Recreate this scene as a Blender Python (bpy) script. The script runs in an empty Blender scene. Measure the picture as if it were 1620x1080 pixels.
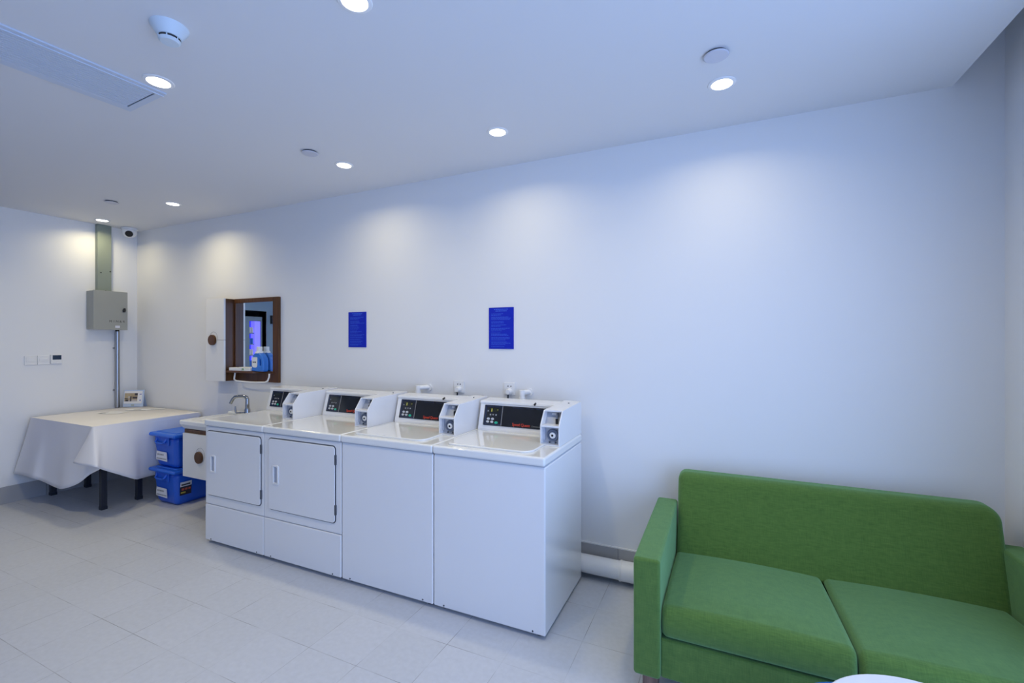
import bpy, bmesh, math, random
from mathutils import Matrix, Vector
random.seed(7)
SC = bpy.context.scene
COL = SC.collection
PI = math.pi

# ------------------------------------------------------------------ materials
def lin(c):
    c = c / 255.0
    return c / 12.92 if c <= 0.04045 else ((c + 0.055) / 1.055) ** 2.4
def rgb(r, g, b): return (lin(r), lin(g), lin(b), 1.0)

def mat(name, color, rough=0.5, metal=0.0, coat=0.0, spec=0.5, bump=0.0, bscale=200.0, vary=0.0, vscale=3.0, emit=None, estr=0.0):
    m = bpy.data.materials.new(name); m.use_nodes = True
    nt = m.node_tree; b = nt.nodes['Principled BSDF']
    b.inputs['Base Color'].default_value = color
    b.inputs['Roughness'].default_value = rough
    b.inputs['Metallic'].default_value = metal
    b.inputs['Coat Weight'].default_value = coat
    b.inputs['Coat Roughness'].default_value = 0.08
    b.inputs['Specular IOR Level'].default_value = spec
    if emit:
        b.inputs['Emission Color'].default_value = emit
        b.inputs['Emission Strength'].default_value = estr
    if bump or vary:
        tc = nt.nodes.new('ShaderNodeTexCoord')
    if vary:
        n = nt.nodes.new('ShaderNodeTexNoise'); n.inputs['Scale'].default_value = vscale; n.inputs['Detail'].default_value = 4
        nt.links.new(tc.outputs['Object'], n.inputs['Vector'])
        mx = nt.nodes.new('ShaderNodeMix'); mx.data_type = 'RGBA'
        mx.inputs[6].default_value = tuple(c * (1 - vary) for c in color[:3]) + (1,)
        mx.inputs[7].default_value = tuple(min(1, c * (1 + vary)) for c in color[:3]) + (1,)
        nt.links.new(n.outputs['Fac'], mx.inputs[0]); nt.links.new(mx.outputs[2], b.inputs['Base Color'])
    if bump:
        n2 = nt.nodes.new('ShaderNodeTexNoise'); n2.inputs['Scale'].default_value = bscale; n2.inputs['Detail'].default_value = 3
        nt.links.new(tc.outputs['Object'], n2.inputs['Vector'])
        bp = nt.nodes.new('ShaderNodeBump'); bp.inputs['Strength'].default_value = bump; bp.inputs['Distance'].default_value = 0.002
        nt.links.new(n2.outputs['Fac'], bp.inputs['Height']); nt.links.new(bp.outputs['Normal'], b.inputs['Normal'])
    return m

def wood(name, c1, c2, axis='Z', rough=0.45):
    m = bpy.data.materials.new(name); m.use_nodes = True
    nt = m.node_tree; b = nt.nodes['Principled BSDF']; b.inputs['Roughness'].default_value = rough
    tc = nt.nodes.new('ShaderNodeTexCoord'); mp = nt.nodes.new('ShaderNodeMapping')
    sc = {'X': (2, 40, 40), 'Y': (40, 2, 40), 'Z': (40, 40, 2)}[axis]
    mp.inputs['Scale'].default_value = sc
    n = nt.nodes.new('ShaderNodeTexNoise'); n.inputs['Scale'].default_value = 1.0; n.inputs['Detail'].default_value = 5; n.inputs['Distortion'].default_value = 0.6
    cr = nt.nodes.new('ShaderNodeValToRGB')
    cr.color_ramp.elements[0].position = 0.3; cr.color_ramp.elements[0].color = c1
    cr.color_ramp.elements[1].position = 0.72; cr.color_ramp.elements[1].color = c2
    nt.links.new(tc.outputs['Object'], mp.inputs['Vector']); nt.links.new(mp.outputs['Vector'], n.inputs['Vector'])
    nt.links.new(n.outputs['Fac'], cr.inputs['Fac']); nt.links.new(cr.outputs['Color'], b.inputs['Base Color'])
    return m

def linen(name, c1, c2):
    """woven cloth: two sets of stretched noise crossing, with a fine bump"""
    m = bpy.data.materials.new(name); m.use_nodes = True
    nt = m.node_tree; b = nt.nodes['Principled BSDF']; b.inputs['Roughness'].default_value = 0.92
    b.inputs['Specular IOR Level'].default_value = 0.2
    b.inputs['Sheen Weight'].default_value = 0.40; b.inputs['Sheen Tint'].default_value = (0.50, 1.0, 0.62, 1)
    b.inputs['Sheen Roughness'].default_value = 0.6
    tc = nt.nodes.new('ShaderNodeTexCoord')
    outs = []
    for s in ((28, 28, 420), (28, 420, 28), (420, 28, 28)):
        mp = nt.nodes.new('ShaderNodeMapping'); mp.inputs['Scale'].default_value = s
        n = nt.nodes.new('ShaderNodeTexNoise'); n.inputs['Scale'].default_value = 1.0; n.inputs['Detail'].default_value = 3
        nt.links.new(tc.outputs['Object'], mp.inputs['Vector']); nt.links.new(mp.outputs['Vector'], n.inputs['Vector'])
        outs.append(n)
    a1 = nt.nodes.new('ShaderNodeMath'); a1.operation = 'ADD'
    a2 = nt.nodes.new('ShaderNodeMath'); a2.operation = 'ADD'
    nt.links.new(outs[0].outputs['Fac'], a1.inputs[0]); nt.links.new(outs[1].outputs['Fac'], a1.inputs[1])
    nt.links.new(a1.outputs[0], a2.inputs[0]); nt.links.new(outs[2].outputs['Fac'], a2.inputs[1])
    mr = nt.nodes.new('ShaderNodeMapRange'); mr.inputs['From Min'].default_value = 1.05; mr.inputs['From Max'].default_value = 1.95
    nt.links.new(a2.outputs[0], mr.inputs['Value'])
    mx = nt.nodes.new('ShaderNodeMix'); mx.data_type = 'RGBA'; mx.inputs[6].default_value = c1; mx.inputs[7].default_value = c2
    nt.links.new(mr.outputs['Result'], mx.inputs[0]); nt.links.new(mx.outputs[2], b.inputs['Base Color'])
    bp = nt.nodes.new('ShaderNodeBump'); bp.inputs['Strength'].default_value = 0.25; bp.inputs['Distance'].default_value = 0.001
    nt.links.new(a2.outputs[0], bp.inputs['Height']); nt.links.new(bp.outputs['Normal'], b.inputs['Normal'])
    return m

def floor_mat():
    m = bpy.data.materials.new('floor_tiles'); m.use_nodes = True
    nt = m.node_tree; b = nt.nodes['Principled BSDF']
    L = nt.links.new
    tc = nt.nodes.new('ShaderNodeTexCoord'); sx = nt.nodes.new('ShaderNodeSeparateXYZ'); L(tc.outputs['Object'], sx.inputs[0])
    def M(op, a, bv=None):
        n = nt.nodes.new('ShaderNodeMath'); n.operation = op
        if isinstance(a, (int, float)): n.inputs[0].default_value = a
        else: L(a, n.inputs[0])
        if bv is not None:
            if isinstance(bv, (int, float)): n.inputs[1].default_value = bv
            else: L(bv, n.inputs[1])
        return n.outputs[0]
    cells, dists = [], []
    for out, off, pitch in ((sx.outputs[0], 2.41, 0.2975), (sx.outputs[1], -1.29, 0.2985)):
        u = M('DIVIDE', M('ADD', out, off + pitch * 100), pitch)
        cells.append(M('FLOOR', u)); f = M('FRACT', u)
        dists.append(M('MINIMUM', f, M('SUBTRACT', 1.0, f)))
    d = M('MINIMUM', dists[0], dists[1])
    grout = M('LESS_THAN', d, 0.0045)
    nz = nt.nodes.new('ShaderNodeTexNoise'); nz.inputs['Scale'].default_value = 5.0; nz.inputs['Detail'].default_value = 4
    L(tc.outputs['Object'], nz.inputs['Vector'])
    gm = nt.nodes.new('ShaderNodeMapRange'); gm.inputs['From Min'].default_value = 0.42; gm.inputs['From Max'].default_value = 0.62
    gm.inputs['To Min'].default_value = 0.12; gm.inputs['To Max'].default_value = 0.8
    L(nz.outputs['Fac'], gm.inputs['Value'])
    g = M('MULTIPLY', grout, gm.outputs['Result'])
    cv = nt.nodes.new('ShaderNodeCombineXYZ'); L(cells[0], cv.inputs[0]); L(cells[1], cv.inputs[1])
    wn = nt.nodes.new('ShaderNodeTexWhiteNoise'); wn.noise_dimensions = '2D'; L(cv.outputs[0], wn.inputs['Vector'])
    mx = nt.nodes.new('ShaderNodeMix'); mx.data_type = 'RGBA'
    mx.inputs[6].default_value = (0.600, 0.620, 0.665, 1); mx.inputs[7].default_value = (0.620, 0.640, 0.690, 1)
    L(wn.outputs['Value'], mx.inputs[0])
    n3 = nt.nodes.new('ShaderNodeTexNoise'); n3.inputs['Scale'].default_value = 40.0; n3.inputs['Detail'].default_value = 6
    L(tc.outputs['Object'], n3.inputs['Vector'])
    mo = nt.nodes.new('ShaderNodeMix'); mo.data_type = 'RGBA'; mo.blend_type = 'MULTIPLY'; mo.inputs[0].default_value = 0.18
    L(mx.outputs[2], mo.inputs[6]); L(n3.outputs['Fac'], mo.inputs[7])
    m2 = nt.nodes.new('ShaderNodeMix'); m2.data_type = 'RGBA'; m2.inputs[7].default_value = (0.17, 0.17, 0.18, 1)
    L(g, m2.inputs[0]); L(mo.outputs[2], m2.inputs[6]); L(m2.outputs[2], b.inputs['Base Color'])
    b.inputs['Roughness'].default_value = 0.38; b.inputs['Specular IOR Level'].default_value = 0.4
    return m

def glass_mat(name, tint=(1, 1, 1, 1), gloss=0.06):
    m = bpy.data.materials.new(name); m.use_nodes = True
    nt = m.node_tree; nt.nodes.remove(nt.nodes['Principled BSDF'])
    t = nt.nodes.new('ShaderNodeBsdfTransparent'); t.inputs[0].default_value = tint
    g = nt.nodes.new('ShaderNodeBsdfGlossy'); g.inputs['Roughness'].default_value = 0.02
    mx = nt.nodes.new('ShaderNodeMixShader'); mx.inputs[0].default_value = gloss
    nt.links.new(t.outputs[0], mx.inputs[1]); nt.links.new(g.outputs[0], mx.inputs[2])
    nt.links.new(mx.outputs[0], nt.nodes['Material Output'].inputs['Surface'])
    return m

W = {}
W['wall'] = mat('wall_paint', (0.80, 0.80, 0.80, 1), 0.75, bump=0.06, bscale=120, spec=0.25)
W['ceil'] = mat('ceiling_paint', (0.76, 0.76, 0.77, 1), 0.85, spec=0.15)
W['floor'] = floor_mat()
W['base'] = mat('baseboard_tile', (0.36, 0.36, 0.37, 1), 0.35, vary=0.06, vscale=8)
W['caulk'] = mat('caulk', (0.78, 0.78, 0.78, 1), 0.6)
W['enamel'] = mat('white_enamel', (0.80, 0.80, 0.81, 1), 0.22, coat=0.35)
W['enamel_top'] = mat('white_enamel_top', (0.82, 0.82, 0.80, 1), 0.12, coat=0.6)
W['plastic'] = mat('white_plastic', (0.80, 0.80, 0.80, 1), 0.35)
W['greyplastic'] = mat('grey_plastic', (0.42, 0.45, 0.52, 1), 0.4)
W['recess'] = mat('grey_steel_plate', (0.45, 0.47, 0.52, 1), 0.4, metal=0.2)
W['dark'] = mat('dark_gap', (0.02, 0.02, 0.022, 1), 0.6)
W['black'] = mat('black_panel', (0.012, 0.013, 0.017, 1), 0.22)
W['navy'] = mat('navy_panel', (0.018, 0.026, 0.055, 1), 0.25)
W['lockring'] = mat('dark_lock_ring', (0.13, 0.16, 0.23, 1), 0.35, metal=0.3)
W['line'] = mat('grey_line', (0.30, 0.30, 0.30, 1), 0.5)
W['btn'] = mat('grey_button', (0.50, 0.51, 0.55, 1), 0.4)
W['green_btn'] = mat('green_button', (0.02, 0.42, 0.27, 1), 0.35)
W['amber'] = mat('amber_digits', (0.3, 0.3, 0.02, 1), 0.5, emit=(0.50, 0.48, 0.16, 1), estr=0.22)
W['window'] = mat('display_window', (0.02, 0.022, 0.012, 1), 0.2)
W['logo'] = mat('red_logo', (0.75, 0.07, 0.03, 1), 0.4)
W['greytext'] = mat('grey_text', (0.28, 0.29, 0.30, 1), 0.5)
W['chrome'] = mat('chrome', (0.40, 0.41, 0.43, 1), 0.10, metal=1.0)
W['steel'] = mat('galvanised_conduit', (0.40, 0.40, 0.41, 1), 0.28, metal=0.9)
W['hinge'] = mat('hinge_grey', (0.10, 0.11, 0.13, 1), 0.4, metal=0.5)
W['sage'] = mat('sage_trunking', (0.235, 0.275, 0.235, 1), 0.45, vary=0.04)
W['boxgrey'] = mat('box_grey_beige', (0.34, 0.345, 0.31, 1), 0.4, vary=0.03)
W['inkgrey'] = mat('ink_grey', (0.06, 0.06, 0.06, 1), 0.6)
W['paper'] = mat('paper', (0.80, 0.80, 0.80, 1), 0.7)
W['paperblue'] = mat('label_paper', (0.72, 0.73, 0.78, 1), 0.6)
W['signblue'] = mat('sign_blue', (0.002, 0.016, 0.44, 1), 0.35)
W['signtext'] = mat('sign_text', (0.045, 0.13, 0.66, 1), 0.5)
W['bin'] = mat('blue_bin_plastic', (0.012, 0.105, 0.60, 1), 0.32)
W['binlid'] = mat('blue_bin_lid', (0.022, 0.145, 0.70, 1), 0.32)
W['cloth'] = mat('white_tablecloth', (0.82, 0.80, 0.80, 1), 0.9, bump=0.12, bscale=350, spec=0.1)
W['blackmetal'] = mat('black_leg_metal', (0.014, 0.018, 0.03, 1), 0.4)
W['linen'] = linen('green_linen', (0.058, 0.118, 0.018, 1), (0.102, 0.186, 0.034, 1))
W['seam'] = mat('green_seam', (0.02, 0.05, 0.012, 1), 0.9)
W['legwood'] = wood('leg_wood', rgb(96, 74, 66), rgb(140, 112, 100))
W['walnut'] = wood('walnut', (0.060, 0.020, 0.004, 1), (0.125, 0.048, 0.011, 1), 'Z', 0.4)
W['walnutx'] = wood('walnut_cross', (0.060, 0.020, 0.004, 1), (0.125, 0.048, 0.011, 1), 'X', 0.4)
W['gloss'] = mat('white_lacquer', (0.80, 0.79, 0.77, 1), 0.25, coat=0.3)
W['groove'] = mat('groove_grey', (0.42, 0.42, 0.42, 1), 0.6)
W['mirror'] = mat('mirror_silver', (0.86, 0.90, 0.92, 1), 0.01, metal=1.0)
W['ceramic'] = mat('white_ceramic', (0.80, 0.81, 0.80, 1), 0.12, coat=0.5)
W['bottle'] = mat('blue_detergent_bottle', (0.04, 0.20, 0.66, 1), 0.3)
W['soapgreen'] = mat('pale_green_print', (0.30, 0.45, 0.25, 1), 0.6)
W['trim'] = mat('white_trim_ring', (0.85, 0.85, 0.85, 1), 0.4)
W['lamp'] = mat('lit_diffuser', (1, 1, 1, 1), 0.5, emit=(1.0, 0.96, 0.90, 1), estr=9.0)
W['ventgrey'] = mat('vent_white_metal', (0.60, 0.66, 0.76, 1), 0.45)
W['ventback'] = mat('vent_backing', (0.16, 0.19, 0.26, 1), 0.7)
W['detector'] = mat('detector_white', (0.66, 0.74, 0.80, 1), 0.45)
W['cover'] = mat('sprinkler_cover', (0.60, 0.61, 0.68, 1), 0.4)
W['shadepanel'] = mat('blue_grey_shade_panel', (0.20, 0.29, 0.40, 1), 0.6)  # dark tone stands in for dim light on the mirrored wall
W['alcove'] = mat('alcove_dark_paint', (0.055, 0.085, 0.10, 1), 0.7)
W['vendbody'] = mat('vending_grey', (0.20, 0.26, 0.32, 1), 0.5)
W['vendblue'] = mat('vending_blue_light', (0.02, 0.02, 0.5, 1), 0.5, emit=(0.03, 0.04, 1.0, 1), estr=0.75)
W['vendviolet'] = mat('vending_violet_light', (0.2, 0.2, 0.9, 1), 0.5, emit=(0.20, 0.18, 1.0, 1), estr=0.95)
W['tablewhite'] = mat('white_table_laminate', (0.80, 0.80, 0.83, 1), 0.35)
W['tableblue'] = mat('blue_seat', (0.02, 0.14, 0.45, 1), 0.5)
W['photo_sky'] = mat('picture_tan', (0.42, 0.33, 0.20, 1), 0.4, vary=0.35, vscale=25)
W['photo_dark'] = mat('picture_dark', (0.05, 0.045, 0.05, 1), 0.4)
W['photo_pale'] = mat('picture_pale', (0.50, 0.46, 0.44, 1), 0.4)
W['frameblue'] = mat('pale_blue_frame', (0.50, 0.60, 0.78, 1), 0.35)
W['yellowgreen'] = mat('olive_tab', (0.30, 0.32, 0.05, 1), 0.5)
W['lens'] = mat('dome_lens', (0.01, 0.01, 0.012, 1), 0.08)
W['glass'] = glass_mat('window_glass')
W['red'] = mat('label_red', (0.55, 0.10, 0.06, 1), 0.5)
W['yellow'] = mat('label_yellow', (0.50, 0.42, 0.06, 1), 0.5)
W['labeldark'] = mat('label_dark', (0.02, 0.02, 0.04, 1), 0.5)
W['thermo'] = mat('thermostat_screen', (0.012, 0.028, 0.06, 1), 0.2)

# ------------------------------------------------------------------ mesh builder
class MB:
    def __init__(self, M=None, off=(0, 0, 0)):
        self.bm = bmesh.new(); self.M = M if M is not None else Matrix.Translation(off)
    def _merge(self, b, M=None):
        me = bpy.data.meshes.new('tmp'); b.to_mesh(me); b.free()
        me.transform(self.M @ M if M is not None else self.M)
        self.bm.from_mesh(me); bpy.data.meshes.remove(me); return self
    def box(self, x0, x1, y0, y1, z0, z1, bev=0.0, seg=2, M=None):
        b = bmesh.new(); bmesh.ops.create_cube(b, size=1)
        for v in b.verts:
            v.co = Vector(((x0 + x1) / 2 + v.co.x * (x1 - x0), (y0 + y1) / 2 + v.co.y * (y1 - y0), (z0 + z1) / 2 + v.co.z * (z1 - z0)))
        if bev > 0:
            bmesh.ops.bevel(b, geom=b.edges[:], offset=bev, segments=seg, affect='EDGES', profile=0.5)
        return self._merge(b, M)
    def cyl(self, p0, p1, r, r2=None, n=24, bev=0.0):
        p0, p1 = Vector(p0), Vector(p1); d = p1 - p0
        b = bmesh.new()
        bmesh.ops.create_cone(b, cap_ends=True, segments=n, radius1=r, radius2=r if r2 is None else r2, depth=d.length)
        if bev > 0:
            eds = [e for e in b.edges if any(len(f.verts) > 4 for f in e.link_faces)]
            bmesh.ops.bevel(b, geom=eds, offset=bev, segments=2, affect='EDGES', profile=0.5)
        M = Matrix.Translation((p0 + p1) / 2) @ d.to_track_quat('Z', 'Y').to_matrix().to_4x4()
        return self._merge(b, M)
    def lathe(self, prof, c=(0, 0, 0), n=32, M=None):
        b = bmesh.new(); rings = []
        for r, z in prof:
            if r < 1e-6: rings.append([b.verts.new((c[0], c[1], c[2] + z))])
            else: rings.append([b.verts.new((c[0] + r * math.cos(2 * PI * k / n), c[1] + r * math.sin(2 * PI * k / n), c[2] + z)) for k in range(n)])
        for A, B in zip(rings, rings[1:]):
            for k in range(n):
                k2 = (k + 1) % n
                if len(A) == 1 and len(B) == 1: continue
                if len(A) == 1: b.faces.new((A[0], B[k], B[k2]))
                elif len(B) == 1: b.faces.new((A[k], A[k2], B[0]))
                else: b.faces.new((A[k], A[k2], B[k2], B[k]))
        bmesh.ops.recalc_face_normals(b, faces=b.faces[:])
        return self._merge(b, M)
    def prism(self, poly, a, c, axis='X', bev=0.0, M=None):
        """polygon in the other two axes, extruded along axis from a to c"""
        b = bmesh.new()
        def P(u, v, w): return {'X': (w, u, v), 'Y': (u, w, v), 'Z': (u, v, w)}[axis]
        A = [b.verts.new(P(u, v, a)) for u, v in poly]; B = [b.verts.new(P(u, v, c)) for u, v in poly]
        b.faces.new(A); b.faces.new(B[::-1])
        for i in range(len(poly)):
            j = (i + 1) % len(poly); b.faces.new((A[i], B[i], B[j], A[j]))
        bmesh.ops.recalc_face_normals(b, faces=b.faces[:])
        if bev > 0: bmesh.ops.bevel(b, geom=b.edges[:], offset=bev, segments=2, affect='EDGES', profile=0.5)
        return self._merge(b, M)
    def tube(self, pts, r, n=12, closed=False):
        b = bmesh.new(); pts = [Vector(p) for p in pts]; rings = []; N = len(pts)
        prev = None
        for i, p in enumerate(pts):
            t = (pts[min(i + 1, N - 1)] - pts[max(i - 1, 0)]).normalized()
            if prev is None:
                ref = Vector((0, 0, 1)) if abs(t.z) < 0.9 else Vector((1, 0, 0)); u = t.cross(ref).normalized()
            else:
                u = (prev - t * prev.dot(t)).normalized()
            prev = u; v = t.cross(u)
            rr = r[i] if isinstance(r, (list, tuple)) else r
            rings.append([b.verts.new(p + (u * math.cos(2 * PI * k / n) + v * math.sin(2 * PI * k / n)) * rr) for k in range(n)])
        for A, B in zip(rings, rings[1:]):
            for k in range(n): b.faces.new((A[k], A[(k + 1) % n], B[(k + 1) % n], B[k]))
        b.faces.new(rings[0][::-1]); b.faces.new(rings[-1])
        bmesh.ops.recalc_face_normals(b, faces=b.faces[:])
        return self._merge(b)
    def rbox(self, x0, x1, y0, y1, z0, z1, r, n=8, ns=4, fn=None):
        """box with round edges on a dense grid, then bent by fn(co)"""
        b = bmesh.new(); lo, hi = Vector((x0, y0, z0)), Vector((x1, y1, z1))
        ax = []
        for k in range(3):
            L = hi[k] - lo[k]; rr = min(r, L / 2 - 1e-4)
            c = [lo[k] + rr * (1 - math.tan(PI / 4 * (1 - i / ns))) for i in range(ns)]
            c += [lo[k] + rr + (L - 2 * rr) * i / n for i in range(n + 1)]
            c += [hi[k] - rr * (1 - math.tan(PI / 4 * (i + 1) / ns)) for i in range(ns)]
            ax.append(c)
        vs = {}
        def V(i, j, k):
            key = (i, j, k)
            if key not in vs:
                p = Vector((ax[0][i], ax[1][j], ax[2][k])); q = Vector()
                for t in range(3):
                    rr = min(r, (hi[t] - lo[t]) / 2 - 1e-4); q[t] = min(max(p[t], lo[t] + rr), hi[t] - rr)
                d = p - q
                p = q + d.normalized() * min(r, min((hi - lo)) / 2 - 1e-4) if d.length > 1e-9 else p
                vs[key] = b.verts.new(fn(p) if fn else p)
            return vs[key]
        NN = [len(a) - 1 for a in ax]
        for t in range(3):
            u, v = (t + 1) % 3, (t + 2) % 3
            for side in (0, NN[t]):
                for i in range(NN[u]):
                    for j in range(NN[v]):
                        q = []
                        for di, dj in ((0, 0), (1, 0), (1, 1), (0, 1)):
                            idx = [0, 0, 0]; idx[t] = side; idx[u] = i + di; idx[v] = j + dj; q.append(V(*idx))
                        b.faces.new(q if side else q[::-1])
        return self._merge(b)
    def plate(self, loops, depth, bev=0.0, res=3, M=None, fn=None):
        """flat plate: closed 2D loops (later ones are holes), centred on local z"""
        cu = bpy.data.curves.new('tmpc', 'CURVE'); cu.dimensions = '2D'; cu.fill_mode = 'BOTH'
        cu.extrude = max(depth / 2 - bev, 1e-5); cu.bevel_depth = bev; cu.bevel_resolution = res; cu.offset = -bev
        for lp in loops:
            s = cu.splines.new('POLY'); s.points.add(len(lp) - 1); s.use_cyclic_u = True
            for p, q in zip(s.points, lp): p.co = (q[0], q[1], 0, 1)
        return self._curve(cu, M, fn)
    def text(self, body, size, M, depth=0.0004, align='LEFT', bold=0.0, xs=1.0):
        cu = bpy.data.curves.new('tmpt', 'FONT'); cu.body = body; cu.size = size; cu.extrude = depth
        cu.align_x = align; cu.align_y = 'CENTER'; cu.offset = bold; cu.resolution_u = 3
        return self._curve(cu, M @ Matrix.Diagonal((xs, 1, 1, 1)))
    def _curve(self, cu, M=None, fn=None):
        o = bpy.data.objects.new('tmpo', cu); COL.objects.link(o)
        bpy.context.view_layer.update()
        me = bpy.data.meshes.new_from_object(o.evaluated_get(bpy.context.evaluated_depsgraph_get()))
        bpy.data.objects.remove(o); bpy.data.curves.remove(cu)
        b = bmesh.new(); b.from_mesh(me); bpy.data.meshes.remove(me)
        bmesh.ops.remove_doubles(b, verts=b.verts[:], dist=1e-6)
        if M is not None: b.transform(M)
        if fn:
            for v in b.verts: v.co = fn(v.co)
        return self._merge(b)

def rrect(x0, x1, y0, y1, r, n=6):
    """rounded rectangle loop; r may be four radii (bl, br, tr, tl)"""
    rs = r if isinstance(r, (list, tuple)) else (r,) * 4
    out = []
    for (cx, cy, a0), rr in zip(((x0, y0, 180), (x1, y0, 270), (x1, y1, 0), (x0, y1, 90)), rs):
        sx = 1 if cx == x0 else -1; sy = 1 if cy == y0 else -1
        for i in range(n + 1):
            a = math.radians(a0 + 90 * i / n)
            out.append((cx + sx * rr + rr * math.cos(a), cy + sy * rr + rr * math.sin(a)))
    return out

def origin_of(o):
    v = Vector((0, 0, 0))
    while o is not None: v += o.location; o = o.parent
    return v
def obj(name, mb, m, parent=None, origin=None, smooth=35):
    me = bpy.data.meshes.new(name); mb.bm.to_mesh(me); mb.bm.free()
    o = bpy.data.objects.new(name, me); COL.objects.link(o)
    if parent is not None:
        me.transform(Matrix.Translation(-origin_of(parent))); o.parent = parent
    elif origin is not None:
        me.transform(Matrix.Translation(-Vector(origin))); o.location = origin
    me.materials.append(W[m] if isinstance(m, str) else m)
    if smooth:
        me.polygons.foreach_set('use_smooth', [True] * len(me.polygons)); me.set_sharp_from_angle(angle=math.radians(smooth))
        wn = o.modifiers.new('weighted_normals', 'WEIGHTED_NORMAL'); wn.keep_sharp = True; wn.weight = 80
    return o
def thing(name, label, cat, loc, group=None):
    o = bpy.data.objects.new(name, None); COL.objects.link(o); o.empty_display_size = 0.1
    o.location = loc; o['label'] = label; o['category'] = cat
    if group: o['group'] = group
    return o
def tag(o, label, cat, group=None):
    o['label'] = label; o['category'] = cat
    if group: o['group'] = group
    return o
def struct(o):
    o['kind'] = 'structure'; return o

# ------------------------------------------------------------------ camera
cam_d = bpy.data.cameras.new('camera'); cam = bpy.data.objects.new('camera', cam_d); COL.objects.link(cam)
cam_d.sensor_width = 36.0; cam_d.lens = 16.0; cam_d.clip_start = 0.02
cam.location = (0, 0, 1.48); cam.rotation_euler = (PI / 2, 0, math.atan(332 / 720))
SC.camera = cam

XL, XR, YB, YF, H = -5.945, 1.19, 2.87, -2.6, 2.705
HT = 3.0

# ------------------------------------------------------------------ room shell
struct(obj('floor', MB().box(XL - 1.2, XR + 0.15, YF - 0.15, YB + 0.15, -0.12, 0), 'floor', smooth=0))
struct(obj('ceiling', MB().box(XL - 0.15, 1.006, YF - 0.15, YB + 0.002, H, H + 0.16).box(0.986, 1.006, YF - 0.15, YB + 0.002, H + 0.1, HT + 0.1).box(1.0, XR + 0.15, YF - 0.15, YB + 0.002, HT - 0.02, HT + 0.1), 'ceil', smooth=0))
struct(obj('wall_back', MB().box(XL - 0.15, XR + 0.15, YB, YB + 0.15, 0, HT), 'wall', smooth=0))
struct(obj('wall_front', MB().box(XL - 0.15, XR + 0.15, YF - 0.15, YF, 0, HT), 'wall', smooth=0))
AY0, AY1, AZ = 1.235, 1.745, 1.912          # alcove opening in the left wall
struct(obj('wall_left', MB().box(XL - 0.15, XL, YF, AY0, 0, HT).box(XL - 0.15, XL, AY1, YB, 0, HT).box(XL - 0.15, XL, AY0, AY1, AZ, HT), 'wall', smooth=0))
al = MB().box(XL - 0.95, XL - 0.005, AY0 - 0.10, AY0, 0, AZ + 0.1).box(XL - 0.95, XL - 0.005, AY1, AY1 + 0.1, 0, AZ + 0.1)
al.box(XL - 0.95, XL - 0.005, AY0, AY1, AZ, AZ + 0.1).box(XL - 1.0, XL - 0.95, AY0 - 0.1, AY1 + 0.1, 0, AZ + 0.1)
struct(obj('trim_1', al, 'alcove', smooth=0))
WY0, WY1, WZ0, WZ1 = -1.6, 1.80, 0.05, 2.45   # window in the right wall
struct(obj('wall_right', MB().box(XR, XR + 0.15, YF, WY0, 0, HT).box(XR, XR + 0.15, WY1, YB, 0, HT)
       .box(XR, XR + 0.15, WY0, WY1, 0, WZ0).box(XR, XR + 0.15, WY0, WY1, WZ1, HT), 'wall', smooth=0))
wf = MB()
for y in (WY0, -0.35, 0.80, WY1): wf.box(XR + 0.05, XR + 0.1, y - 0.03, y + 0.03, WZ0, WZ1)
wf.box(XR + 0.05, XR + 0.1, WY0, WY1, WZ0, WZ0 + 0.06).box(XR + 0.05, XR + 0.1, WY0, WY1, WZ1 - 0.06, WZ1)
win = struct(obj('window_1', wf, 'trim', smooth=0))
obj('window_pane', MB().box(XR + 0.072, XR + 0.078, WY0, WY1, WZ0, WZ1), 'glass', win, smooth=0)

struct(obj('added_shade_panel', MB().box(XL - 0.001, XL + 0.004, -1.2, AY0, 0, H).box(XL - 0.001, XL + 0.004, AY1, 1.775, 0, H).box(XL - 0.001, XL + 0.004, AY0, AY1, AZ, H), 'shadepanel', smooth=0))  # added panel, coloured dark so the left wall looks dimmer in the mirror
# baseboards of grey tile
bb = MB()
for k in range(-10, 3):
    bb.box(k * 0.6 + 0.013, k * 0.6 + 0.61, YB - 0.012, YB, 0, 0.185) if k > -10 else None
bb.box(XL, -5.39, YB - 0.012, YB, 0, 0.185)
bbo = struct(obj('baseboard_back', bb, 'base', smooth=0))
bl = MB(); y = YB - 0.012
for k in range(9):
    y1 = YB - 0.16 - k * 0.6
    if y1 < AY1: y1 = AY1
    bl.box(XL, XL + 0.012, y1 + 0.003, y, 0, 0.155); y = y1
    if y1 == AY1: break
struct(obj('baseboard_left', bl, 'base', smooth=0))
struct(obj('trim_2', MB().box(XL, XR, YB - 0.010, YB, 0.185, 0.192), 'caulk', smooth=0))

# ------------------------------------------------------------------ ceiling fittings
def downlight(x, y, label, power):
    t = thing('recessed_downlight', label, 'ceiling light', (x, y, H), 'recessed downlights')
    obj('trim_ring', MB().lathe([(0.046, -0.001), (0.047, -0.006), (0.060, -0.004), (0.063, -0.0005), (0.046, -0.0005)], (x, y, H), 40), 'trim', t)
    obj('diffuser', MB().lathe([(0, -0.0035), (0.0465, -0.0035), (0.0465, -0.0012), (0, -0.0012)], (x, y, H), 40), 'lamp', t)
    ld = bpy.data.lights.new('bulb', 'AREA'); ld.shape = 'DISK'; ld.size = 0.092; ld.energy = LAMP * power; ld.spread = math.radians(150)
    ld.color = LAMPC
    lo = bpy.data.objects.new('bulb', ld); COL.objects.link(lo); lo.parent = t; lo.location = (0, 0, -0.012)
    return t
LAMP, LAMPC = 1.0, (1.0, 0.86, 0.50)
downlight(-0.0, 2.38, 'lit downlight nearest the right wall, beside a round cover plate, above the sofa end', 2.7)
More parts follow.
